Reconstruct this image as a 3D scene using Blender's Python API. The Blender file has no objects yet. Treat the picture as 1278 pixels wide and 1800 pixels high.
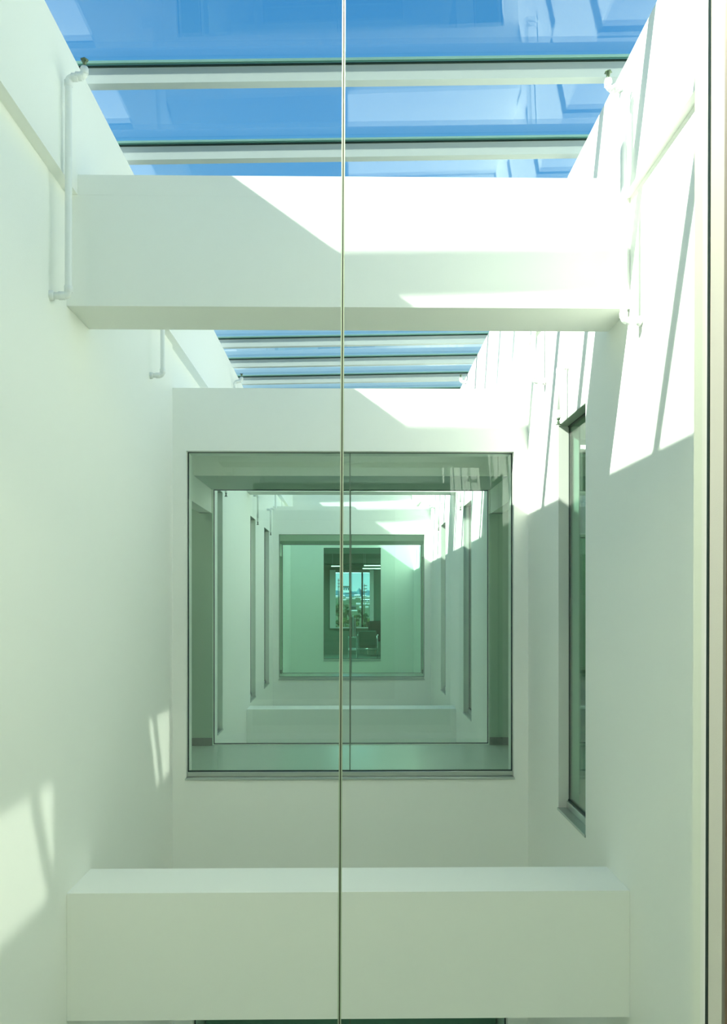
import bpy, bmesh, math, random
from mathutils import Vector, Matrix
C = bpy.context.scene.collection
sc = bpy.context.scene
EYE = 1.48            # eye height above the storey floor; heights "h" below are relative to the eye
F = 1400.0            # focal length in pixels of the 1278x1800 frame

# ------------------------------------------------------------------ camera
cd = bpy.data.cameras.new('camera'); cam = bpy.data.objects.new('camera', cd); C.objects.link(cam)
cd.sensor_fit = 'VERTICAL'; cd.sensor_height = 36.0; cd.lens = 36.0*F/1800
cd.shift_y = (1056-900)/1800.0
cd.clip_start = 0.05; cd.clip_end = 6000
cam.location = (0, 0, EYE); cam.rotation_euler = (math.radians(90), 0, -math.atan(19/F))
sc.camera = cam
# ------------------------------------------------------------------ world: clear blue sky, paler to the horizon
w = bpy.data.worlds.new('sky'); sc.world = w; w.use_nodes = True
nt = w.node_tree; nt.nodes.clear()
tc = nt.nodes.new('ShaderNodeTexCoord'); sp = nt.nodes.new('ShaderNodeSeparateXYZ')
rp = nt.nodes.new('ShaderNodeValToRGB'); bg = nt.nodes.new('ShaderNodeBackground'); ow = nt.nodes.new('ShaderNodeOutputWorld')
nt.links.new(tc.outputs['Generated'], sp.inputs[0]); nt.links.new(sp.outputs['Z'], rp.inputs[0])
nt.links.new(rp.outputs[0], bg.inputs[0]); nt.links.new(bg.outputs[0], ow.inputs[0])
el = rp.color_ramp.elements
el[0].position = 0.0; el[0].color = (0.62, 0.80, 0.92, 1)
el[1].position = 1.0; el[1].color = (0.022, 0.125, 0.42, 1)
e = el.new(0.12); e.color = (0.33, 0.56, 0.76, 1)
e = el.new(0.42); e.color = (0.062, 0.285, 0.65, 1)
bg.inputs[1].default_value = 1.0
# ------------------------------------------------------------------ sun: travels (1.40, 0.41, -1.00)
SUN = Vector((1.40, 0.412, -1.0))
sl = bpy.data.lights.new('sun', 'SUN'); so = bpy.data.objects.new('sun', sl); C.objects.link(so)
sl.energy = 9.0; sl.angle = math.radians(0.53); sl.color = (1.0, 0.99, 0.95)
so.rotation_euler = SUN.to_track_quat('-Z', 'Y').to_euler(); so.location = (-6, -2, 8)
sc.view_settings.view_transform = 'Standard'; sc.view_settings.look = 'None'
sc.view_settings.gamma = 1; sc.view_settings.use_curve_mapping = False; sc.view_settings.exposure = 0.46
sc.cycles.max_bounces = 14; sc.cycles.diffuse_bounces = 8; sc.cycles.glossy_bounces = 5
sc.cycles.transparent_max_bounces = 48; sc.cycles.transmission_bounces = 4
sc.cycles.caustics_reflective = False; sc.cycles.caustics_refractive = False
sc.cycles.sample_clamp_indirect = 6.0

# ------------------------------------------------------------------ materials
def principled(name, col, rough=0.6, metal=0.0, spec=0.3, noise=None, bump=None):
    m = bpy.data.materials.new(name); m.use_nodes = True
    n = m.node_tree.nodes; l = m.node_tree.links; b = n['Principled BSDF']
    b.inputs['Base Color'].default_value = (*col, 1); b.inputs['Roughness'].default_value = rough
    b.inputs['Metallic'].default_value = metal; b.inputs['Specular IOR Level'].default_value = spec
    if noise or bump:
        t = n.new('ShaderNodeTexCoord')
    if noise:
        sc_, amt = noise
        nz = n.new('ShaderNodeTexNoise'); nz.inputs['Scale'].default_value = sc_; nz.inputs['Detail'].default_value = 6
        l.new(t.outputs['Object'], nz.inputs['Vector'])
        mr = n.new('ShaderNodeMix'); mr.data_type = 'RGBA'
        mr.inputs[6].default_value = (*[c*(1-amt) for c in col], 1); mr.inputs[7].default_value = (*[min(1, c*(1+amt)) for c in col], 1)
        l.new(nz.outputs[0], mr.inputs[0]); l.new(mr.outputs[2], b.inputs['Base Color'])
    if bump:
        sc_, st = bump
        nb = n.new('ShaderNodeTexNoise'); nb.inputs['Scale'].default_value = sc_; nb.inputs['Detail'].default_value = 3
        l.new(t.outputs['Object'], nb.inputs['Vector'])
        bp = n.new('ShaderNodeBump'); bp.inputs['Strength'].default_value = st; bp.inputs['Distance'].default_value = 0.002
        l.new(nb.outputs[0], bp.inputs['Height']); l.new(bp.outputs[0], b.inputs['Normal'])
    return m
def glass(name, tint, refl=1.0, rough=0.0, rcol=(1, 1, 1)):
    """thin architectural glass: tinted straight-through light plus Schlick reflection, per face of the pane"""
    m = bpy.data.materials.new(name); m.use_nodes = True
    n = m.node_tree.nodes; l = m.node_tree.links; n.clear()
    out = n.new('ShaderNodeOutputMaterial'); mx = n.new('ShaderNodeMixShader')
    tr = n.new('ShaderNodeBsdfTransparent'); tr.inputs[0].default_value = (*[c**0.5 for c in tint], 1)
    gl = n.new('ShaderNodeBsdfGlossy'); gl.inputs['Roughness'].default_value = rough; gl.inputs[0].default_value = (*rcol, 1)
    g = n.new('ShaderNodeNewGeometry'); d = n.new('ShaderNodeVectorMath'); d.operation = 'DOT_PRODUCT'
    l.new(g.outputs['Normal'], d.inputs[0]); l.new(g.outputs['Incoming'], d.inputs[1])
    def M(op, a, b=None):
        x = n.new('ShaderNodeMath'); x.operation = op
        for i, v in enumerate((a, b)):
            if v is None: continue
            if isinstance(v, (int, float)): x.inputs[i].default_value = v
            else: l.new(v, x.inputs[i])
        return x.outputs[0]
    c = M('ABSOLUTE', d.outputs['Value']); s = M('POWER', M('SUBTRACT', 1.0, c), 5.0)
    f = M('MULTIPLY', M('ADD', M('MULTIPLY', s, 0.96), 0.04), refl)
    l.new(f, mx.inputs[0]); l.new(tr.outputs[0], mx.inputs[1]); l.new(gl.outputs[0], mx.inputs[2]); l.new(mx.outputs[0], out.inputs[0])
    return m
def emit(name, col, s):
    m = bpy.data.materials.new(name); m.use_nodes = True
    b = m.node_tree.nodes['Principled BSDF']; b.inputs['Base Color'].default_value = (*col, 1)
    b.inputs['Emission Color'].default_value = (*col, 1); b.inputs['Emission Strength'].default_value = s
    return m
M = {}
M['plaster'] = principled('white_plaster', (0.935, 0.94, 0.88), 0.75, spec=0.2, bump=(900, 0.05))
M['pipe'] = principled('white_paint', (0.86, 0.88, 0.85), 0.35, spec=0.5)
M['steel'] = principled('white_steel', (0.80, 0.83, 0.82), 0.45, spec=0.5)
M['hallwall'] = principled('grey_green_wall', (0.42, 0.56, 0.44), 0.8, spec=0.2)
M['soffit'] = principled('soffit_shade', (0.46, 0.58, 0.48), 0.8, spec=0.2)  # darker tone puts the beam underside's shade into the colour
M['room'] = principled('interior_paint', (0.58, 0.67, 0.58), 0.8, spec=0.2)
M['floor'] = principled('polished_floor', (0.47, 0.57, 0.48), 0.25, spec=0.5, noise=(6, 0.06))
M['metal'] = principled('brushed_aluminium', (0.55, 0.60, 0.56), 0.35, metal=0.85)
M['chrome'] = principled('chrome', (0.8, 0.85, 0.85), 0.12, metal=1.0)
M['brass'] = principled('sprinkler_metal', (0.12, 0.17, 0.11), 0.35, metal=0.6)
M['gasket'] = principled('dark_gasket', (0.012, 0.03, 0.022), 0.5)
M['head'] = principled('olive_metal_trim', (0.26, 0.36, 0.26), 0.5)
M['silicone'] = principled('silicone_joint', (0.16, 0.22, 0.16), 0.4)
M['olive'] = principled('olive_joint', (0.02, 0.035, 0.01), 0.4)
M['edge'] = principled('polished_glass_edge', (0.60, 0.74, 0.56), 0.3)
M['bar'] = principled('grey_steel_bar', (0.42, 0.47, 0.455), 0.5, spec=0.3)
M['skyedge2'] = principled('pale_glass_edge', (0.30, 0.50, 0.42), 0.2)
M['skyedge'] = principled('teal_glass_edge', (0.10, 0.25, 0.21), 0.2, spec=0.8)
M['near_glass'] = glass('near_pane_glass', (0.93, 0.98, 0.885), 0.25)
M['win_glass'] = glass('window_glass', (0.84, 1.0, 0.945), 0.2)
M['win_glass_front'] = glass('front_window_glass', (0.88, 1.0, 0.945), 1.1)
M['clear_glass'] = glass('pale_window_glass', (0.94, 1.0, 0.98), 0.25)
M['teal_glass'] = glass('teal_window_glass', (0.72, 0.97, 0.97), 0.4)
M['side_glass'] = glass('side_window_glass', (0.66, 0.92, 0.80), 1.0)
M['sky_glass'] = glass('skylight_glass', (0.93, 0.985, 0.97), 1.15)
M['dark_wood'] = principled('brown_wood', (0.16, 0.10, 0.055), 0.5, noise=(8, 0.3))
M['beige'] = principled('beige_paint', (0.72, 0.72, 0.62), 0.7, bump=(500, 0.15))
M['base'] = principled('grey_baseboard', (0.20, 0.22, 0.20), 0.6)
M['green_wall'] = principled('dark_green_paint', (0.15, 0.30, 0.23), 0.8)
M['shelf'] = principled('grey_green_laminate', (0.28, 0.36, 0.31), 0.5)
M['lamp'] = emit('lamp_tube', (1.0, 1.0, 0.93), 5.0)

# ------------------------------------------------------------------ helpers (h values are relative to the eye)
def mesh_obj(name, bm, mat, parent=None, loc=(0, 0, 0), smooth=False):
    me = bpy.data.meshes.new(name)
    bmesh.ops.recalc_face_normals(bm, faces=bm.faces)
    bm.to_mesh(me); bm.free(); me.materials.append(M[mat] if isinstance(mat, str) else mat)
    if smooth: me.polygons.foreach_set('use_smooth', [True]*len(me.polygons))
    o = bpy.data.objects.new(name, me); C.objects.link(o); o.location = loc
    if parent: o.parent = parent
    return o
def boxes(name, lst, mat, parent=None, origin=None, bevel=0.0, smooth=False):
    """lst of (x0,x1,y0,y1,h0,h1); origin = world point used as the object's origin"""
    if parent is not None and origin is None: origin = wloc(parent)
    if origin is None:
        x0 = min(b[0] for b in lst); x1 = max(b[1] for b in lst); y0 = min(b[2] for b in lst); y1 = max(b[3] for b in lst)
        origin = Vector(((x0+x1)/2, (y0+y1)/2, min(b[4] for b in lst)+EYE))
    o = Vector(origin); bm = bmesh.new()
    for x0, x1, y0, y1, h0, h1 in lst:
        r = bmesh.ops.create_cube(bm, size=1)
        for v in r['verts']:
            v.co = Vector(((x0+x1)/2+v.co.x*(x1-x0), (y0+y1)/2+v.co.y*(y1-y0), (h0+h1)/2+EYE+v.co.z*(h1-h0)))-o
        if bevel:
            es = {e for v in r['verts'] for e in v.link_edges}
            bmesh.ops.bevel(bm, geom=list(es), offset=bevel, segments=1, affect='EDGES')
    return mesh_obj(name, bm, mat, parent, (0, 0, 0) if parent is not None else o)
WL = {}
def wloc(o): return WL.get(o.name, Vector((0, 0, 0)))
def thing(name, label, cat, loc, group=None, kind=None):
    o = bpy.data.objects.new(name, None); C.objects.link(o); o.location = loc; o.empty_display_size = 0.1
    if label: o['label'] = label
    if cat: o['category'] = cat
    if group: o['group'] = group
    if kind: o['kind'] = kind
    WL[o.name] = Vector(loc); return o
def tag(o, label=None, cat=None, group=None, kind=None):
    if label: o['label'] = label
    if cat: o['category'] = cat
    if group: o['group'] = group
    if kind: o['kind'] = kind
    return o
def struct(name, lst, mat, label=None, **k):
    return tag(boxes(name, lst, mat, **k), label, 'setting' if False else None, kind='structure')
def panel(name, axis, t0, t1, u0, u1, h0, h1, holes, mat, label=None, parent=None):
    """slab with rectangular holes. axis 'x': thickness along x (t), u = y.  axis 'y': thickness along y, u = x"""
    us = sorted({u0, u1, *[c for q in holes for c in q[:2] if u0 < c < u1]})
    hs = sorted({h0, h1, *[c for q in holes for c in q[2:] if h0 < c < h1]})
    def solid(i, j):
        if i < 0 or j < 0 or i >= len(us)-1 or j >= len(hs)-1: return False
        cu, ch = (us[i]+us[i+1])/2, (hs[j]+hs[j+1])/2
        return not any(a < cu < b and c < ch < d for a, b, c, d in holes)
    org = Vector((((t0+t1)/2, (u0+u1)/2, h0+EYE) if axis == 'x' else ((u0+u1)/2, (t0+t1)/2, h0+EYE)))
    bm = bmesh.new(); vc = {}
    def V(t, u, h):
        k = (t, u, h)
        if k not in vc:
            p = Vector((t, u, h+EYE)) if axis == 'x' else Vector((u, t, h+EYE)); vc[k] = bm.verts.new(p-org)
        return vc[k]
    for i in range(len(us)-1):
        for j in range(len(hs)-1):
            if not solid(i, j): continue
            a, b, c, d = us[i], us[i+1], hs[j], hs[j+1]
            for t in (t0, t1): bm.faces.new([V(t, a, c), V(t, b, c), V(t, b, d), V(t, a, d)])
            if not solid(i-1, j): bm.faces.new([V(t0, a, c), V(t1, a, c), V(t1, a, d), V(t0, a, d)])
            if not solid(i+1, j): bm.faces.new([V(t0, b, c), V(t1, b, c), V(t1, b, d), V(t0, b, d)])
            if not solid(i, j-1): bm.faces.new([V(t0, a, c), V(t1, a, c), V(t1, b, c), V(t0, b, c)])
            if not solid(i, j+1): bm.faces.new([V(t0, a, d), V(t1, a, d), V(t1, b, d), V(t0, b, d)])
    return tag(mesh_obj(name, bm, mat, parent, org), label, kind='structure')
def tube(name, pts, r, mat, parent, seg=14, bend=0.0):
    """round tube through points (world, z absolute) with optional rounded bends"""
    P = [Vector(p) for p in pts]
    if bend:
        Q = [P[0]]
        for a, b, c in zip(P, P[1:], P[2:]):
            d1 = (a-b).normalized(); d2 = (c-b).normalized()
            for k in range(7):
                t = k/6; p0 = b+d1*bend; p2 = b+d2*bend
                Q.append(p0*(1-t)**2+b*2*t*(1-t)+p2*t*t)
        Q.append(P[-1]); P = Q
    o = wloc(parent) if parent is not None else Vector((0, 0, 0))
    bm = bmesh.new(); rings = []
    for i, p in enumerate(P):
        d = ((P[min(i+1, len(P)-1)]-P[max(i-1, 0)])).normalized()
        q = Vector((0, 0, 1)).rotation_difference(d)
        rr = r[i] if isinstance(r, (list, tuple)) else r
        rings.append([bm.verts.new(p-o+q @ Vector((math.cos(2*math.pi*k/seg)*rr, math.sin(2*math.pi*k/seg)*rr, 0))) for k in range(seg)])
    for A, B in zip(rings, rings[1:]):
        # align the ring starts
        s = min(range(seg), key=lambda s: (A[0].co-B[s].co).length)
        for k in range(seg):
            bm.faces.new([A[k], A[(k+1) % seg], B[(k+1+s) % seg], B[(k+s) % seg]])
    bm.faces.new(rings[0]); bm.faces.new(list(reversed(rings[-1])))
    ob = mesh_obj(name, bm, mat, parent)
    me = ob.data; me.polygons.foreach_set('use_smooth', [len(p.vertices) == 4 for p in me.polygons])
    return ob

# ================================================================== SETTING
XL, XR = -1.43, 1.40          # faces of the lower well walls
UL, UR = -1.375, 1.36         # faces of the overhanging upper walls
TW = 0.14                     # side wall thickness
HB, HT = -5.3, 2.03           # bottom of the wells, underside of the overhang
WIN = (-1.42, 1.19)           # sill and head height of all windows
LOW = (-5.1, -2.74)
# well wall segments (y ranges) with side windows
side_win_R = [(2.35, 3.0), (4.77, 5.40), (9.38, 10.05), (12.0, 12.62)]
side_win_L = [(8.44, 8.78), (11.15, 11.75), (12.9, 13.65)]
segs = [(1.4, 6.34), (8.2, 14.27), (16.2, 18.3)]
for a, b in segs:
    hl = [(u, v, *WIN) for u, v in side_win_L if a < u < b]
    hr = [(u, v, *WIN) for u, v in side_win_R if a < u < b]
    panel('wall_left', 'x', XL-TW, XL, a, b, HB, HT, hl, 'plaster', 'white plastered side wall of the light well, left')
    panel('wall_right', 'x', XR, XR+TW, a, b, HB, HT, hr, 'plaster', 'white plastered side wall of the light well, right')
# walls beside the crossing corridors: low opening into the side halls, solid above
for a, b in ((6.34, 8.2), (14.27, 16.2)):
    for nm, x0, x1 in (('wall_left', XL-TW, XL-0.02), ('wall_right', XR+0.02, XR+TW)):
        panel(nm, 'x', x0, x1, a, b, HB, HT, [(a+0.62, b-0.001, -1.60, 0.90)], 'plaster')
# overhanging upper walls, full length
struct('wall_left', [(UL-0.34, UL, 1.0, 18.7, HT, 2.68)], 'plaster', 'white upper wall strip overhanging the left well wall')
struct('wall_right', [(UR, UR+0.36, 1.0, 18.7, HT, 2.68)], 'plaster', 'white upper wall strip overhanging the right well wall')
def cross_wall(y0, t, wx0, wx1, top, hole=WIN, low=True, lo=HB):
    hs = [(wx0, wx1, *hole)]
    if low: hs.append((wx0+0.05, wx1-0.05, *LOW))
    return panel('wall_back', 'y', y0, y0+t, XL, XR, lo, top, hs, 'plaster', 'white cross wall closing the light well')
cross_wall(6.34, 0.22, -1.322, 1.286, 1.69)
cross_wall(14.27, 0.22, -1.322, 1.286, 1.69)
struct('wall_back', [(UL, XR-0.04, 18.3, 18.5, 1.3, 2.68)], 'plaster')
panel('wall_back', 'y', 18.3, 18.5, XL-2.2, XR+2.2, HB, 1.3, [(-0.667, 0.645, -1.386, 1.216)], 'plaster')
# near window wall (camera stands behind its glass)
panel('wall_front', 'y', 1.32, 1.40, -1.72, 0.602, -1.48, 1.69, [(-1.70, 0.602, -1.42, 1.30)], 'plaster')
panel('wall_front', 'y', 1.2, 1.4, -1.72, XR, HB, -1.781, [(-1.2, 1.2, *LOW)], 'plaster')
struct('wall_front', [(-1.7, 1.7, 0.2, 0.3, HB, -1.781)], 'green_wall', 'room of the storey below')
struct('wall_front', [(-1.73, 1.73, 0.3, 0.45, 1.69, 2.70)], 'plaster', 'added unseen end wall above the near corridor, blocking horizon light')  # added out of view to keep horizon light off the crossbeam
struct('wall_left', [(UL-0.34, UL, 0.45, 1.0, 1.69, 2.68)], 'plaster'); struct('wall_right', [(UR, UR+0.36, 0.45, 1.0, 1.69, 2.68)], 'plaster')
# corridors: floors, ceilings, soffit beams
for a, b in ((6.56, 8.2), (14.49, 16.2)):
    struct('floor', [(XL-TW, XR+TW, a+0.001, b-0.01, -1.78, -1.48)], 'floor', 'smooth grey corridor floor')
    struct('ceiling', [(XL-0.02, XR+0.02, a, b+0.05, 1.42, 1.69)], 'plaster', 'white corridor ceiling')
    struct('ceiling', [(XL-0.02, XR+0.02, a+0.74, b+0.05, 1.143, 1.42)], 'soffit', 'dropped ceiling beam of the corridor, shade of its underside put into the colour')
    struct('trim_5', [(XL-0.02, XR+0.02, a+0.72, a+0.74, 1.143, 1.42)], 'plaster', 'front face of the dropped ceiling beam, coloured lighter as its lit side')  # thin added face, lighter than the underside so the front reads as lit
    # slab edge below the far glass
    struct('trim_4', [(XL, XR, b-0.01, b+0.05, -2.0, -1.475)], 'plaster')
    struct('wall_back', [(XL, XR, b-0.01, b+0.05, HB, -2.0)], 'plaster')
# side halls left and right
for s, x0, x1 in ((-1, -3.3, XL-TW), (1, XR+TW, 3.3)):
    struct('floor', [(x0, x1, 1.0, 18.3, -1.78, -1.48)], 'floor', 'hall floor beside the light well')
    struct('ceiling', [(x0, x1, 1.0, 18.3, 1.45, 1.69)], 'room', 'hall ceiling beside the light well')
    xo = x0-0.15 if s < 0 else x1
    struct('wall_left' if s < 0 else 'wall_right', [(xo, xo+0.15, -1.6, 18.3, -1.78, 1.69)], 'room', 'outer hall wall')
for y in (8.2, 16.2):                                   # far corridor wall going on into the halls
    a = y-0.045
    struct('wall_left', [(-2.35, XL-0.004, a, y-0.002, -1.48, 0.895), (-2.35, XL-TW-0.002, a, y-0.002, 0.895, 1.449)], 'hallwall', 'grey corridor wall continuing left of the glass')
    struct('wall_right', [(XR+0.004, 2.05, a, y-0.002, -1.48, 0.895), (XR+TW+0.002, 2.05, a, y-0.002, 0.895, 1.449)], 'hallwall', 'grey corridor wall continuing right of the glass')
    struct('baseboard_left', [(-2.35, XL-0.004, a-0.012, a-0.001, -1.478, -1.40)], 'base')
    struct('baseboard_right', [(XR+0.004, 2.05, a-0.012, a-0.001, -1.478, -1.40)], 'base')
struct('wall_right', [(XR+TW, 1.74, 6.06, 6.2, -1.48, 1.45)], 'room', 'short wall return beside the narrow side window')
# camera's own corridor
struct('floor', [(-3.3, 3.3, -1.6, 1.40, -1.78, -1.48)], 'floor')
struct('ceiling', [(-3.3, 3.3, -1.6, 1.40, 1.45, 1.69)], 'room')
struct('wall_front', [(-3.3, 3.3, -1.75, -1.6, -1.78, 1.69)], 'beige')
# roofs over halls are the ceilings; bottom of the wells
struct('floor', [(-3.4, 3.4, 1.0, 18.6, -5.5, -5.3)], 'beige', 'floor of the storey below')
# lower storey rooms behind the lower windows
for y in (6.58, 14.5):
    struct('wall_back', [(XL, XR, y+1.2, y+1.3, HB, -1.8)], 'green_wall')

# ------------------------------------------------------------------ windows
def window(idx, y, x0, x1, h0, h1, joint=-0.022, mat='win_glass', recess=0.07, label='', sill=True, lab=True):
    t = thing('window_%d' % idx, label, None, ((x0+x1)/2, y, h0+EYE), kind='structure')
    yg = y+recess; b0 = h0+0.05 if sill else h0
    if sill:
        boxes('sill', [(x0-0.008, x1+0.008, y-0.012, yg+0.09, h0-0.004, h0+0.012)], 'metal', t, bevel=0.002)
        boxes('glazing_channel', [(x0, x1, yg-0.022, yg+0.022, h0+0.012, b0)], 'metal', t, bevel=0.003)
    g = 0.007
    boxes('gasket', [(x0, x1, yg-0.012, yg+0.012, b0, b0+g), (x0, x1, yg-0.012, yg+0.012, h1-g, h1),
                     (x0, x0+g, yg-0.012, yg+0.012, b0+g, h1-g), (x1-g, x1, yg-0.012, yg+0.012, b0+g, h1-g)], 'gasket', t)
    xs = [x0+g, joint, x1-g] if joint is not None else [x0+g, x1-g]
    for a, b in zip(xs, xs[1:]):
        boxes('glass_pane', [(a+0.003, b-0.003, yg-0.005, yg+0.005, b0+g, h1-g)], mat, t)
    if joint is not None:
        boxes('joint', [(joint-0.004, joint+0.004, yg-0.006, yg+0.006, b0+g, h1-g)], 'silicone', t)
    return t
window(1, 6.34, -1.322, 1.286, -1.42, 1.195, mat='win_glass_front', label='large square window looking into the first glazed corridor')
window(2, 14.27, -1.322, 1.286, -1.42, 1.195, label='second square window further along the axis')
window(3, 8.2, XL-0.0, XR, -1.475, 1.143, mat='clear_glass', recess=0.02, label='full height glass on the far side of the first corridor', sill=False)
window(4, 16.2, XL-0.0, XR, -1.475, 1.143, recess=0.02, label='full height glass on the far side of the second corridor', sill=False)
window(5, 18.3, -0.667, 0.645, -1.386, 1.216, joint=None, mat='teal_glass', recess=0.05, label='narrow tall window into the end room')
for k, y in enumerate((6.34, 14.27)):
    window(6+k, y, -1.27, 1.235, LOW[0], LOW[1], recess=0.08, label='window of the storey below')
# narrow side windows
def side_window(idx, s, y0, y1, label):
    xw = XL if s < 0 else XR; h0, h1 = WIN
    t = thing('window_%d' % idx, label, None, (xw, (y0+y1)/2, h0+EYE), kind='structure')
    def bx(nm, d0, d1, a, b, c, d, mat, bev=0):
        lo, hi = sorted((xw+s*d0, xw+s*d1)); boxes(nm, [(lo, hi, a, b, c, d)], mat, t, bevel=bev)
    bx('sill', -0.008, 0.13, y0-0.006, y1+0.006, h0-0.004, h0+0.014, 'metal', 0.002)
    bx('glazing_channel', 0.055, 0.10, y0, y1, h0+0.014, h0+0.06, 'metal', 0.003)
    bx('head_trim', 0.0, 0.14, y0, y1, h1-0.003, h1+0.002, 'head')
    bx('gasket', 0.065, 0.09, y0, y1, h0+0.06, h0+0.07, 'gasket')
    bx('gasket', 0.065, 0.09, y0, y1, h1-0.01, h1, 'gasket')
    bx('gasket', 0.07, 0.085, y0, y0+0.006, h0+0.07, h1-0.01, 'gasket')
    bx('gasket', 0.07, 0.085, y1-0.006, y1, h0+0.07, h1-0.01, 'gasket')
    bx('glass_pane', 0.072, 0.083, y0+0.006, y1-0.006, h0+0.07, h1-0.01, 'side_glass')
idx = 8
for s, L, nm in ((1, side_win_R, 'right'), (-1, side_win_L, 'left')):
    for k, (a, b) in enumerate(L):
        side_window(idx, s, a, b, 'narrow tall recessed window in the %s well wall' % nm); idx += 1

# near window: two big panes with an open joint, right jamb
t = thing('window_20', 'near glass wall with one upright joint, seen from inside', None, (0, 1.36, -1.42+EYE), kind='structure')
def lean_box(nm, xa, xb, y0, y1, h0, h1, mat):
    """upright strip leaning slightly like the photographed joint (dx/dh = -0.0046)"""
    o = boxes(nm, [(xa, xb, y0, y1, h0, h1)], mat, t)
    for v in o.data.vertices: v.co.x += (v.co.z-1.42)*0.0045
    return o
lean_box('glass_pane', -1.70, -0.0224, 1.355, 1.367, -1.42, 1.30, 'near_glass')
lean_box('glass_pane', -0.0166, 0.617, 1.355, 1.367, -1.42, 1.30, 'near_glass')
lean_box('joint', -0.0203, -0.0187, 1.359, 1.363, -1.42, 1.30, 'olive')
lean_box('glass_edge', -0.0224, -0.0203, 1.356, 1.366, -1.42, 1.30, 'edge')
lean_box('glass_edge', -0.0187, -0.0166, 1.356, 1.366, -1.42, 1.30, 'edge')
t = thing('wall_front', 'near window jamb: white reveal, dark gasket line and beige inner face', None, (0.62, 1.36, -1.48+EYE), kind='structure')
def lean_box2(nm, xa, xb, y0, y1, mat):
    o = boxes(nm, [(xa, xb, y0, y1, -1.48, 1.69)], mat, t)
    for v in o.data.vertices: v.co.x += (v.co.z-1.48)*0.0033*(1 if v.co.x < 0.3 else 0)
    return o
lean_box2('reveal', 0.602, 3.3, 1.3445, 1.40, 'plaster')
lean_box2('gasket', 0.6006, 3.2, 1.336, 1.3445, 'gasket')
lean_box2('jamb_lining', 0.602, 3.3, 1.287, 1.336, 'beige')
lean_box2('wood_edge', 0.604, 0.75, 1.20, 1.280, 'dark_wood')
struct('wall_front', [(-3.3, -1.72, 1.32, 1.40, -1.48, 1.69)], 'plaster')

# ================================================================== THINGS
# ------------------------------------------------------------------ crossbeams through the wells
def beam(y, d, h0, h1, label):
    o = boxes('crossbeam', [(XL+0.001, XR-0.001, y, y+d, h0, min(h1, HT-0.001))], 'plaster')
    if h1 > HT:
        bm = bmesh.new(); bm.from_mesh(o.data); mz = max(v.co.z for v in bm.verts)
        bm.free()
        # T-shaped: narrower above the overhang line
        me = o.data; o2 = bmesh.new(); o2.from_mesh(me)
        r = bmesh.ops.create_cube(o2, size=1); c = o.location
        for v in r['verts']:
            v.co = Vector(((UL+UR)/2+v.co.x*(UR-UL-0.002), y+d/2+v.co.y*d, (HT+h1)/2+EYE+v.co.z*(h1-HT)-0.0005*(v.co.z < 0)))-c
        o2.to_mesh(me); o2.free()
    return tag(o, label, 'beam')
beam(4.0, 0.345, 1.474, 2.13, 'big white upper crossbeam spanning the light well under the skylight, half in sun')
beam(4.0, 0.365, -2.10, -1.463, 'big white lower crossbeam across the bottom of the picture with a brightly lit top')
beam(10.75, 0.345, 1.474, 2.13, 'far upper crossbeam seen through the first square window just under its soffit')
beam(10.75, 0.365, -2.10, -1.463, 'far lower crossbeam with a thin bright top seen through the first square window')

# ------------------------------------------------------------------ skylight
SZ0, SZ1 = 2.83, 2.89              # glass height above the eye at the left / right wall
P0, PITCH = 3.503, 0.730
SK = thing('skylight', 'sloping glass skylight on white steel bars over the light wells', 'skylight', (0, 10, 2.88+EYE))
ang = math.atan2(SZ1-SZ0, UR-UL)
def skbar(nm, y0, y1, dz0, dz1, mat, x0=-1.72, x1=1.72):
    o = wloc(SK); bm = bmesh.new(); r = bmesh.ops.create_cube(bm, size=1)
    for v in r['verts']:
        x = x0 if v.co.x < 0 else x1
        zg = SZ0+(x-UL)*(SZ1-SZ0)/(UR-UL)
        v.co = Vector((x, y0 if v.co.y < 0 else y1, zg+(dz0 if v.co.z < 0 else dz1)+EYE))-o
    return mesh_obj(nm, bm, mat, SK)
ys = [P0+PITCH*n for n in range(-4, 22)]
for n, y in enumerate(ys):
    skbar('glazing_bar', y, y+0.055, -0.094, -0.012, 'bar')
    skbar('gasket', y-0.004, y+0.055, -0.012, -0.001, 'gasket')
    skbar('glass_edge', y-0.011, y-0.006, -0.002, 0.010, 'skyedge')
    skbar('glass_edge', y-0.020, y-0.015, 0.002, 0.014, 'skyedge2')
    if n: skbar('glass_pane', ys[n-1]+0.024, y-0.021, 0.0, 0.016, 'sky_glass')
# roof curb that carries the skylight, set back behind the wall tops
struct('trim_2', [(-1.75, -1.715, 0.6, 18.6, 2.68, 2.73)], 'steel', 'white curb carrying the skylight on the left wall top')
struct('trim_3', [(1.69, 1.72, 0.6, 18.6, 2.68, 2.81)], 'steel', 'white curb carrying the skylight on the right wall top')

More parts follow.
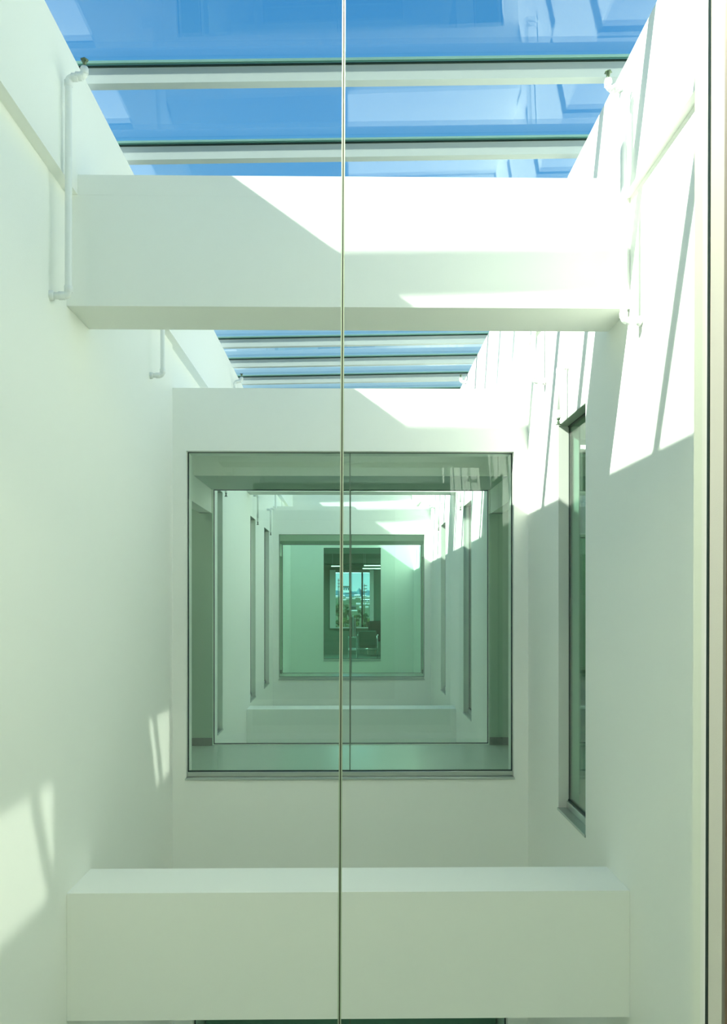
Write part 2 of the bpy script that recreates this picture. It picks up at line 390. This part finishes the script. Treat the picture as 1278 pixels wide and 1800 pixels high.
# ------------------------------------------------------------------ sprinkler pipes
R_ = 0.0165
def fitting(parent, p, r, d, name='coupling', mat='pipe'):
    p = Vector(p); d = Vector(d).normalized()*0.016
    return tube(name, [p-d, p-d*0.9, p+d*0.9, p+d], [r*0.9, r, r, r*0.9], mat, parent, 5)
def sprinkler_head(parent, p, up=1):
    p = Vector(p); z = Vector((0, 0, up))
    tube('sprinkler_head', [p, p+z*0.006, p+z*0.010, p+z*0.018, p+z*0.021, p+z*0.034, p+z*0.037, p+z*0.041],
         [0.012, 0.012, 0.007, 0.007, 0.010, 0.010, 0.020, 0.018], 'brass', parent, 5)
def skylight_riser(s, y, label, hb=1.36, ht=2.47, off=0.088, reach=0.075):
    xw = XL if s < 0 else XR; xp = xw-s*off
    t = thing('sprinkler_pipe', label, 'pipe', (xw, y, hb+EYE), 'white sprinkler pipes in the light wells')
    xi = xp-s*reach
    tube('pipe', [(xw, y, hb+EYE), (xp, y, hb+EYE), (xp, y, ht+EYE), (xi, y, ht+0.006+EYE), (xi, y, ht+0.05+EYE)], R_, 'pipe', t, bend=0.022)
    fitting(t, (xw-s*0.006, y, hb+EYE), R_*1.5, (1, 0, 0), 'wall_flange')
    fitting(t, (xp+s*0.03, y, hb+EYE), R_*1.25, (1, 0, 0)); fitting(t, (xp, y, hb+0.03+EYE), R_*1.25, (0, 0, 1))
    fitting(t, (xp, y, ht-0.03+EYE), R_*1.25, (0, 0, 1)); fitting(t, (xp-s*0.03, y, ht+EYE), R_*1.25, (1, 0, 0))
    fitting(t, (xi+s*0.025, y, ht+0.005+EYE), R_*1.3, (1, 0, 0)); fitting(t, (xi, y, ht+0.03+EYE), R_*1.2, (0, 0, 1))
    sprinkler_head(t, (xi, y, ht+0.046+EYE))
    return t
def window_dropper(s, y, label, hb=1.15, ht=1.52, off=0.062):
    xw = XL if s < 0 else XR; xp = xw-s*off
    t = thing('sprinkler_pipe', label, 'pipe', (xw, y, hb+EYE), 'white sprinkler pipes in the light wells')
    tube('pipe', [(xw, y, ht+EYE), (xp, y, ht+EYE), (xp, y, hb+0.085+EYE)], R_*0.8, 'pipe', t, bend=0.02)
    fitting(t, (xw-s*0.006, y, ht+EYE), R_*1.2, (1, 0, 0), 'wall_flange')
    fitting(t, (xp+s*0.026, y, ht+EYE), R_*1.1, (1, 0, 0)); fitting(t, (xp, y, ht-0.026+EYE), R_*1.1, (0, 0, 1))
    z = hb+0.09+EYE
    tube('ribbed_nipple', [(xp, y, z-0.007*k) for k in range(9)], [R_*(1.0 if k % 2 else 0.6) for k in range(9)], 'pipe', t)
    sprinkler_head(t, (xp, y, z-0.055), -1)
    return t
skylight_riser(-1, 3.78, 'longest white sprinkler pipe on the left wall, in front of the nearest upper crossbeam', hb=1.44, ht=2.47)
skylight_riser(1, 3.84, 'longest white sprinkler pipe on the right wall, in front of the nearest upper crossbeam', hb=1.355, ht=2.475)
skylight_riser(-1, 5.64, 'white pipe on the left wall just behind the nearest upper crossbeam', hb=1.59, ht=2.47)
skylight_riser(1, 5.76, 'white pipe on the right wall behind the nearest upper crossbeam, ending in an elbow', hb=1.59, ht=2.47)
skylight_riser(-1, 9.1, 'small pipe head peeking above the first cross wall at the left skylight edge', hb=1.55, ht=2.50)
skylight_riser(1, 9.1, 'small pipe head peeking above the first cross wall at the right skylight edge', hb=1.55, ht=2.50)
skylight_riser(-1, 13.9, 'distant white pipe high on the left wall near the second cross wall', hb=1.60, ht=2.47)
skylight_riser(1, 13.6, 'distant white pipe high on the right wall near the second cross wall', hb=1.60, ht=2.47)
window_dropper(1, 5.16, 'short white pipe with ribbed nozzle above the nearest narrow side window')
window_dropper(-1, 8.62, 'nozzle pipe over the first left side window, just beyond the corridor glass', hb=1.13)
window_dropper(-1, 11.5, 'thin nozzle pipe beside the second narrow window on the left wall', hb=1.10)
window_dropper(-1, 13.3, 'thin nozzle pipe beside the third and farthest narrow window on the left wall', hb=1.10)
window_dropper(1, 9.87, 'thin nozzle pipe above the first narrow right window seen through the glass', hb=1.13)
window_dropper(1, 12.4, 'thin nozzle pipe above the farthest narrow right window seen through the glass', hb=1.10)

def fill_strip(x0, x1, y, h, label, watts, grp='added fill lights on corridor and hall ceilings'):  # strips added to brighten the dim halls and the near jamb
    t = thing('ceiling_light', label, 'lamp', ((x0+x1)/2, y, h+EYE), grp)
    boxes('housing', [(x0, x1, y-0.06, y+0.06, h-0.05, h)], 'steel', t); boxes('diffuser', [(x0+0.01, x1-0.01, y-0.05, y+0.05, h-0.062, h-0.05)], 'lamp', t)
    ld = bpy.data.lights.new('fill_strip_lamp', 'AREA'); ld.shape = 'RECTANGLE'; ld.size = x1-x0; ld.size_y = 0.1; ld.energy = watts; ld.color = (1, 0.97, 0.88)
    lo = bpy.data.objects.new('lamp', ld); C.objects.link(lo); lo.parent = t; lo.location = (0, 0, -0.07)
fill_strip(-0.9, 0.9, 1.1, 1.45, 'added strip light on the near corridor ceiling, brightening the jamb', 28)
fill_strip(-2.9, -1.9, 7.2, 1.45, 'added fill light in the left hall by the first corridor', 3)
fill_strip(1.9, 2.9, 7.2, 1.45, 'added fill light in the right hall by the first corridor', 3)
fill_strip(-2.9, -1.9, 15.2, 1.45, 'added fill light in the left hall by the second corridor', 3)
fill_strip(1.9, 2.9, 15.2, 1.45, 'added fill light in the right hall by the second corridor', 3)
fill_strip(2.0, 3.0, 11.0, 1.45, 'added fill light in the right hall by the second light well', 3)
fill_strip(-3.0, -2.0, 11.0, 1.45, 'added fill light in the left hall by the second light well', 3)

# added area lamps stand in for sun reflected off the right side windows: mirror the sun's direction and light only
# the part of each pane that the sun reaches, minus the skylight bar's shadow
def sun_glint_standin(y0, y1, shadows, h_lo, h_hi, power):
    d = Vector((-SUN.x, SUN.y, SUN.z)).normalized()
    ld = bpy.data.lights.new('sun_glint_standin', 'AREA'); ld.shape = 'SQUARE'; ld.size = 1.0
    ld.energy = power; ld.spread = math.radians(2.0); ld.color = (0.95, 1.0, 0.92); ld.use_nodes = True
    lo = bpy.data.objects.new('sun_glint_standin', ld); C.objects.link(lo)
    ctr = Vector((XR, (y0+y1)/2, (h_lo+h_hi)/2+EYE))+d*0.42
    lo.location = ctr; lo.rotation_euler = d.to_track_quat('-Z', 'Y').to_euler()
    n = ld.node_tree.nodes; l = ld.node_tree.links; em = n['Emission']
    g = n.new('ShaderNodeNewGeometry'); sx = n.new('ShaderNodeSeparateXYZ'); l.new(g.outputs['Position'], sx.inputs[0])
    def Mt(op, a, b):
        x = n.new('ShaderNodeMath'); x.operation = op
        for i, v in enumerate((a, b)):
            if isinstance(v, (int, float)): x.inputs[i].default_value = v
            else: l.new(v, x.inputs[i])
        return x.outputs[0]
    dx = Mt('SUBTRACT', XR, sx.outputs['X'])
    yy = Mt('ADD', sx.outputs['Y'], Mt('MULTIPLY', dx, d.y/d.x)); zz = Mt('ADD', sx.outputs['Z'], Mt('MULTIPLY', dx, d.z/d.x))
    m = Mt('MULTIPLY', Mt('GREATER_THAN', yy, y0), Mt('LESS_THAN', yy, y1))
    m = Mt('MULTIPLY', m, Mt('MULTIPLY', Mt('GREATER_THAN', zz, h_lo+EYE), Mt('LESS_THAN', zz, h_hi+EYE)))
    # shadows of bars and beam, masked into the lamp, slant along the sun's path
    ref = Mt('SUBTRACT', yy, Mt('MULTIPLY', Mt('SUBTRACT', 2.68+EYE, zz), -SUN.y/SUN.z))
    for a, b in shadows:
        m = Mt('MULTIPLY', m, Mt('SUBTRACT', 1.0, Mt('MULTIPLY', Mt('GREATER_THAN', ref, a), Mt('LESS_THAN', ref, b))))
    l.new(m, em.inputs['Strength'])
sun_glint_standin(2.38, 2.99, [(P0-2*PITCH+0.03, P0-2*PITCH+0.14)], 0.62, 1.15, 1.0)
sun_glint_standin(4.77, 5.40, [(3.5, 4.16), (P0+PITCH+0.03, P0+PITCH+0.14)], 0.68, 1.17, 1.2)
# ------------------------------------------------------------------ shelving unit seen through the nearest side window
t = thing('shelving_unit', 'grey green shelving unit seen through the nearest narrow right window', 'shelf', (2.5, 8.0, -1.48+EYE))
boxes('side_panel', [(1.97, 1.99, 7.75, 8.3, -1.48, 1.05)], 'shelf', t); boxes('side_panel', [(3.0, 3.02, 7.75, 8.3, -1.48, 1.05)], 'shelf', t)
boxes('back_panel', [(1.99, 3.0, 8.28, 8.3, -1.48, 1.05)], 'green_wall', t)
for h in (-1.42, -1.07, -0.68, 0.07, 0.62, 1.03): boxes('shelf_board', [(1.99, 3.0, 7.74, 8.28, h, h+0.035)], 'shelf', t, bevel=0.003)
boxes('door_panel', [(1.99, 3.0, 7.73, 7.75, 0.11, 0.61)], 'green_wall', t)
boxes('door_panel', [(1.99, 3.0, 7.73, 7.75, -0.64, 0.06)], 'shelf', t)

# ------------------------------------------------------------------ end room
struct('floor', [(-1.6, 1.9, 18.5, 22.2, -1.78, -1.48)], 'green_wall', 'dark carpet of the end room')
struct('ceiling', [(-1.6, 1.9, 18.5, 22.2, 1.25, 1.45)], 'room')
struct('ceiling', [(-1.6, 1.9, 21.2, 22.0, 1.0, 1.25)], 'green_wall', 'dark ceiling beam of the end room')
struct('wall_left', [(-1.75, -1.6, 18.5, 22.2, -1.6, 1.45)], 'green_wall'); struct('wall_right', [(1.9, 2.05, 18.5, 22.2, -1.6, 1.45)], 'green_wall')
panel('wall_back', 'y', 22.0, 22.2, -1.6, 1.9, -1.48, 1.25, [(-0.61, 0.56, -0.74, 0.83)], 'green_wall', 'dark wall of the end room around the outside window')
t = thing('window_30', 'outside window of the end room with white side frames and slim mullions', None, (0, 22.0, -0.74+EYE), kind='structure')
for a, b in ((-0.63, -0.47), (0.47, 0.58)): boxes('frame', [(a, b, 21.93, 21.99, -0.76, 0.85)], 'steel', t)
boxes('frame', [(-0.47, 0.47, 21.95, 21.99, 0.78, 0.85)], 'shelf', t); boxes('sill', [(-0.47, 0.47, 21.9, 21.99, -0.76, -0.73)], 'steel', t)
boxes('mullion', [(-0.10, -0.07, 21.95, 22.03, -0.73, 0.78)], 'shelf', t); boxes('mullion', [(0.24, 0.285, 21.95, 22.03, -0.73, 0.78)], 'gasket', t)
for a, b in ((-0.47, -0.10), (-0.07, 0.24), (0.285, 0.47)): boxes('glass_pane', [(a, b, 22.0, 22.012, -0.73, 0.78)], 'sky_glass', t)
for k, (a, b, h, y, lb) in enumerate([(-0.56, -0.30, 0.90, 20.9, 'short thin ceiling light at the left of the end room'), (0.30, 0.9, 0.915, 20.9, 'thin ceiling light at the right of the end room, upper of the pair'), (0.26, 0.8, 0.83, 20.7, 'thin ceiling light at the right of the end room, lower of the pair')]):
    t = thing('ceiling_light', lb, 'lamp', ((a+b)/2, y, h+EYE), 'thin lights in the end room')
    boxes('diffuser', [(a, b, y, y+0.05, h, h+0.012)], 'lamp', t); boxes('housing', [(a, b, y, y+0.05, h+0.012, h+0.03)], 'steel', t)
    boxes('hanger', [(a+0.03, a+0.035, y+0.02, y+0.025, h+0.03, (1.25 if y < 21.2 else 1.0))], 'steel', t); boxes('hanger', [(b-0.035, b-0.03, y+0.02, y+0.025, h+0.03, 1.25)], 'steel', t)
ld = bpy.data.lights.new('end_room_lamp', 'AREA'); ld.shape = 'RECTANGLE'; ld.size = 1.2; ld.size_y = 0.3; ld.energy = 26; ld.color = (1, 0.98, 0.92)
lo = bpy.data.objects.new('lamp', ld); C.objects.link(lo); lo.parent = t; lo.location = (-0.5, -0.9, 0.02)
M['uph'] = principled('teal_green_upholstery', (0.04, 0.16, 0.12), 0.7)
M['black'] = principled('black_upholstery', (0.01, 0.03, 0.025), 0.6)
M['white'] = principled('white_plastic', (0.92, 0.95, 0.95), 0.4)
def armchair(name, x, y, w_, mat, label, back=(0.36, 0.76), rot=0.0):
    t = thing(name, label, 'chair', (x, y, 0.0), None)
    def B(nm, x0, x1, y0, y1, z0, z1, m, b=0.0):
        bm = bmesh.new(); r = bmesh.ops.create_cube(bm, size=1)
        for v in r['verts']: v.co = Vector(((x0+x1)/2+v.co.x*(x1-x0), (y0+y1)/2+v.co.y*(y1-y0), (z0+z1)/2+v.co.z*(z1-z0)))
        if b: bmesh.ops.bevel(bm, geom=bm.edges[:], offset=b, segments=3, affect='EDGES')
        return mesh_obj(nm, bm, m, t)
    h = w_/2
    B('backrest', -h+.03, h-.03, 0, 0.07, back[0], back[1], mat, 0.025); B('seat', -h+.03, h-.03, 0.05, 0.5, back[0]-0.04, back[0]+0.06, mat, 0.025)
    for s in (-1, 1):
        for yy in (0.03, 0.48):
            tube('leg', [Vector((x+s*h, y+yy, 0)), Vector((x+s*h, y+yy, 0.62))], 0.011, 'chrome', t, 8)
        tube('armrest', [Vector((x+s*h, y, 0.625)), Vector((x+s*h, y+0.5, 0.625))], 0.016, 'chrome', t, 8)
    tube('rail', [Vector((x-h, y+0.0, back[0]-0.07)), Vector((x+h, y+0.0, back[0]-0.07))], 0.014, 'chrome', t, 8)
    t.rotation_euler.z = rot
    return t
armchair('armchair', 0.375, 19.8, 0.50, 'uph', 'green upholstered armchair with chrome legs seen from behind in the end room', back=(0.35, 0.745))
armchair('armchair', 0.62, 20.9, 0.50, 'black', 'dark chair beyond the green armchair at the right of the end room', back=(0.45, 0.95), rot=0.5)
t = thing('side_table', 'small chrome edged table left of the green armchair', 'table', (0.0, 19.7, 0.0))
boxes('tabletop', [(-0.12, 0.10, 19.6, 19.95, -0.91, -0.885)], 'chrome', t, bevel=0.004)
for a in (-0.115, 0.085):
    for b in (19.61, 19.92): boxes('leg', [(a, a+0.012, b, b+0.012, -1.48, -0.91)], 'chrome', t)
boxes('shelf_board', [(-0.11, 0.09, 19.6, 19.94, -1.22, -1.18)], 'white', t)
t = thing('striped_ornament', 'upright white and black striped object standing on the small chrome edged table', 'ornament', (0.03, 19.75, -0.885+EYE))
for k, (a, b, m, ht) in enumerate([(-0.03, -0.005, 'black', -0.40), (-0.005, 0.022, 'white', -0.37), (0.022, 0.045, 'black', -0.38), (0.045, 0.068, 'white', -0.43), (0.068, 0.085, 'black', -0.46)]):
    boxes('stripe', [(a, b, 19.72, 19.80, -0.885, ht)], m, t, bevel=0.004)

# ------------------------------------------------------------------ outside: hills, houses, trees, poles
G = -12.0
M['land'] = principled('dry_grass', (0.055, 0.085, 0.035), 0.9, noise=(0.05, 0.5))
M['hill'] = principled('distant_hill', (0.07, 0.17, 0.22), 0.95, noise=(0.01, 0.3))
M['leaf'] = principled('tree_foliage', (0.035, 0.09, 0.03), 0.8, noise=(1.5, 0.6))
M['leaf2'] = principled('pale_foliage', (0.12, 0.18, 0.05), 0.8, noise=(1.5, 0.6))
M['bark'] = principled('bark', (0.10, 0.07, 0.05), 0.9)
M['house'] = principled('white_render', (0.85, 0.85, 0.82), 0.7)
M['roof'] = principled('dark_roof', (0.05, 0.07, 0.06), 0.7)
rnd = random.Random(4)
bm = bmesh.new(); vs = {}
SL = 0.00964
def gh(x, y): return G+EYE+max(0, y-120)*SL
def ground_dist(py): return (-G+120*SL)/(SL+(py-1056)/F)
for j, y in enumerate((23.5, 60, 120, 250, 600, 1300, 3300)):
    for i in range(9):
        x = (i-4)/4*max(80, y*0.3); vs[i, j] = bm.verts.new((x, y, gh(x, y)))
for j in range(6):
    for i in range(8): bm.faces.new([vs[i, j], vs[i+1, j], vs[i+1, j+1], vs[i, j+1]])
tag(mesh_obj('ground', bm, 'land'), 'dry grassy land outside falling away below the window', kind='structure')
bm = bmesh.new(); N = 320; A = []
for i in range(N+1):
    x = -160+320*i/N
    px_ = 620+x*4/3150*F
    h = 17+1.0*math.sin(px_*0.31)+0.6*math.sin(px_*0.83)+4.5*math.exp(-((px_-631.5)/3.0)**2)+1.8*math.exp(-((px_-647)/5.0)**2)+rnd.uniform(-.3, .3)
    A.append([bm.verts.new((x*4, 2700, 8)), bm.verts.new((x*4, 3000, h*1.3)), bm.verts.new((x*4, 3150, h*2.25+EYE)), bm.verts.new((x*4, 3600, 0))])
for a, b in zip(A, A[1:]):
    for k in range(3): bm.faces.new([a[k], b[k], b[k+1], a[k+1]])
tag(mesh_obj('hill', bm, 'hill', smooth=True), 'blue wooded hills on the horizon', kind='structure')
def at(px, py, D): return ((px-620)/F*D, D, (1056-py)/F*D)
def house(px, py0, py1, wpx, label, mat='house', roof='roof', D=None, cat='house', grp='white houses in the valley'):
    D = D or ground_dist(py1)
    x, y, h1 = at(px, py0, D); _, _, h0 = at(px, py1, D); wd = wpx/F*D; hh = h1-h0
    t = thing('house', label, cat, (x, y, h0+EYE), grp)
    boxes('wall', [(x-wd/2, x+wd/2, y, y+wd*.7, h0-hh*.3, h1-hh*.3)], mat, t)
    o = wloc(t); bm = bmesh.new(); e_ = wd*0.06
    xs = (x-wd/2-e_, x+wd/2+e_); yy = (y-e_, y+wd*.35, y+wd*.7+e_); z0 = h1-hh*.3+EYE; z1 = h1+EYE
    v = [bm.verts.new(Vector(p)-o) for p in ((xs[0], yy[0], z0), (xs[1], yy[0], z0), (xs[1], yy[2], z0), (xs[0], yy[2], z0), (xs[0], yy[1], z1), (xs[1], yy[1], z1))]
    for f in ((0, 1, 5, 4), (2, 3, 4, 5), (0, 4, 3), (1, 2, 5), (0, 3, 2, 1)): bm.faces.new([v[i] for i in f])
    mesh_obj('roof', bm, roof, t)
    for k in range(3):
        xx = x-wd/2+wd*(k+.5)/3; boxes('window', [(xx-wd*.07, xx+wd*.07, y-wd*.01, y, h1-hh*.8, h1-hh*.45)], 'gasket', t)
    return t
house(608.5, 1030, 1039, 11, 'pale building with a dark roof on the hill crest, left of centre', D=3050)
t = house(621.5, 1064, 1074, 9, 'dark green block with a white base strip below the horizon', mat='roof')
b_ = wloc(t); boxes('base_strip', [(b_.x-2.2, b_.x+2.8, b_.y-1.2, b_.y-0.3, b_.z-EYE-0.2, b_.z-EYE+0.8)], 'house', t)
HS = [(602, 1046, 7, 'left of the outside view under the pale eaved building'), (628, 1045, 9, 'on the hill foot left of the dark mullion'), (612, 1050, 8, 'just left of the light mullion'),
      (634.5, 1049.5, 5, 'touching the left side of the dark mullion'), (647, 1047.5, 6, 'highest near the right frame of the outside window'), (592, 1047, 4, 'closest to the left frame of the outside window'),
      (630, 1060, 7, 'right above the small round tree'), (640.5, 1060, 7, 'below the long white building'), (605, 1053, 6, 'between the two dark trees on the left'),
      (648.5, 1060.5, 5, 'at the right frame below the long white building'), (635, 1066, 6, 'left of the bushy dark tree top'), (645, 1066, 5, 'lowest at the right frame'),
      (641, 1046, 5, 'just right of the dark mullion, on the skyline'), (622, 1051, 5, 'above the dark green block')]
for k, (px, py, wp, lb) in enumerate(HS):
    house(px, py, max(py+wp*.45, 1050.5), wp, 'small white house '+lb, roof='house')
house(643, 1053, 1058, 15, 'longest white building in the valley, to the right of the dark mullion', roof='house')
def tree(px, py, wpx, D, label, mat='leaf', seed=0):
    r = random.Random(seed); x, y, ht = at(px, py, D); rad = wpx/2/F*D; g = gh(x, y)-EYE
    t = thing('tree', label, 'tree', (x, y, g+EYE), 'trees outside the end room')
    tube('trunk', [(x, y, g+EYE), (x+.1, y, (g+ht)/2+EYE), (x, y, ht-rad*.8+EYE)], [rad*.12, rad*.09, rad*.04], 'bark', t, 8)
    o = wloc(t); bm = bmesh.new()
    lobes = [(0, 0, rad*.5, rad*.6)]+[(r.uniform(-.8, .8)*rad, r.uniform(-.5, .5)*rad, r.uniform(-3.2, .4)*rad, rad*r.uniform(.35, .7)) for _ in range(9)]
    for k in range(2200):
        d = Vector((r.gauss(0, 1), r.gauss(0, 1), r.gauss(0, 1))).normalized()*r.uniform(.35, 1.0)
        lb = lobes[k % len(lobes)]
        c = Vector((x, y, ht-rad*1.1+EYE))+Vector((lb[0]+d.x*lb[3], lb[1]+d.y*lb[3], lb[2]+d.z*lb[3]))-o
        s = rad*r.uniform(.05, .12); a = Vector((r.gauss(0, 1), r.gauss(0, 1), r.gauss(0, 1))).normalized(); b = a.orthogonal().normalized()
        c2 = a.cross(b)
        bm.faces.new([bm.verts.new(c+b*s), bm.verts.new(c+c2*s), bm.verts.new(c-b*s), bm.verts.new(c-c2*s)])
    mesh_obj('foliage', bm, mat, t)
tree(598, 1058, 22, 300, 'dark tree filling the lower left of the outside view', seed=1)
tree(609, 1062, 14, 350, 'tree right of the large one at the left of the outside view', seed=2)
tree(643, 1077, 17, 290, 'bushy dark tree behind the green armchair', seed=3)
tree(623, 1080, 15, 310, 'pale olive tree in the middle of the outside view', 'leaf2', 4)
tree(652, 1086, 12, 270, 'pale shrub at the right side of the outside view', 'leaf2', 5)
tree(607, 1084, 16, 260, 'lower pale tree at the left of the outside view', 'leaf2', 6)
tree(631, 1071, 12, 370, 'small tree beside the dark green block', seed=7)
for px, py, D, lb in ((595, 1017, 326, 'utility pole with three crossarms at the left of the outside view'), (640.5, 1026, 322, 'utility pole with three crossarms right of the dark mullion')):
    x, y, h = at(px, py, D); g = gh(x, y)-EYE
    t = thing('utility_pole', lb, 'pole', (x, y, g+EYE), 'utility poles outside')
    tube('pole', [(x, y, g+EYE), (x, y, h+EYE)], [0.2, 0.12], 'bark', t, 8)
    for k in range(3): boxes('crossarm', [(x-.3, x+1.1, y-.1, y+.1, h-.9-1.3*k, h-.6-1.3*k)], 'bark', t)
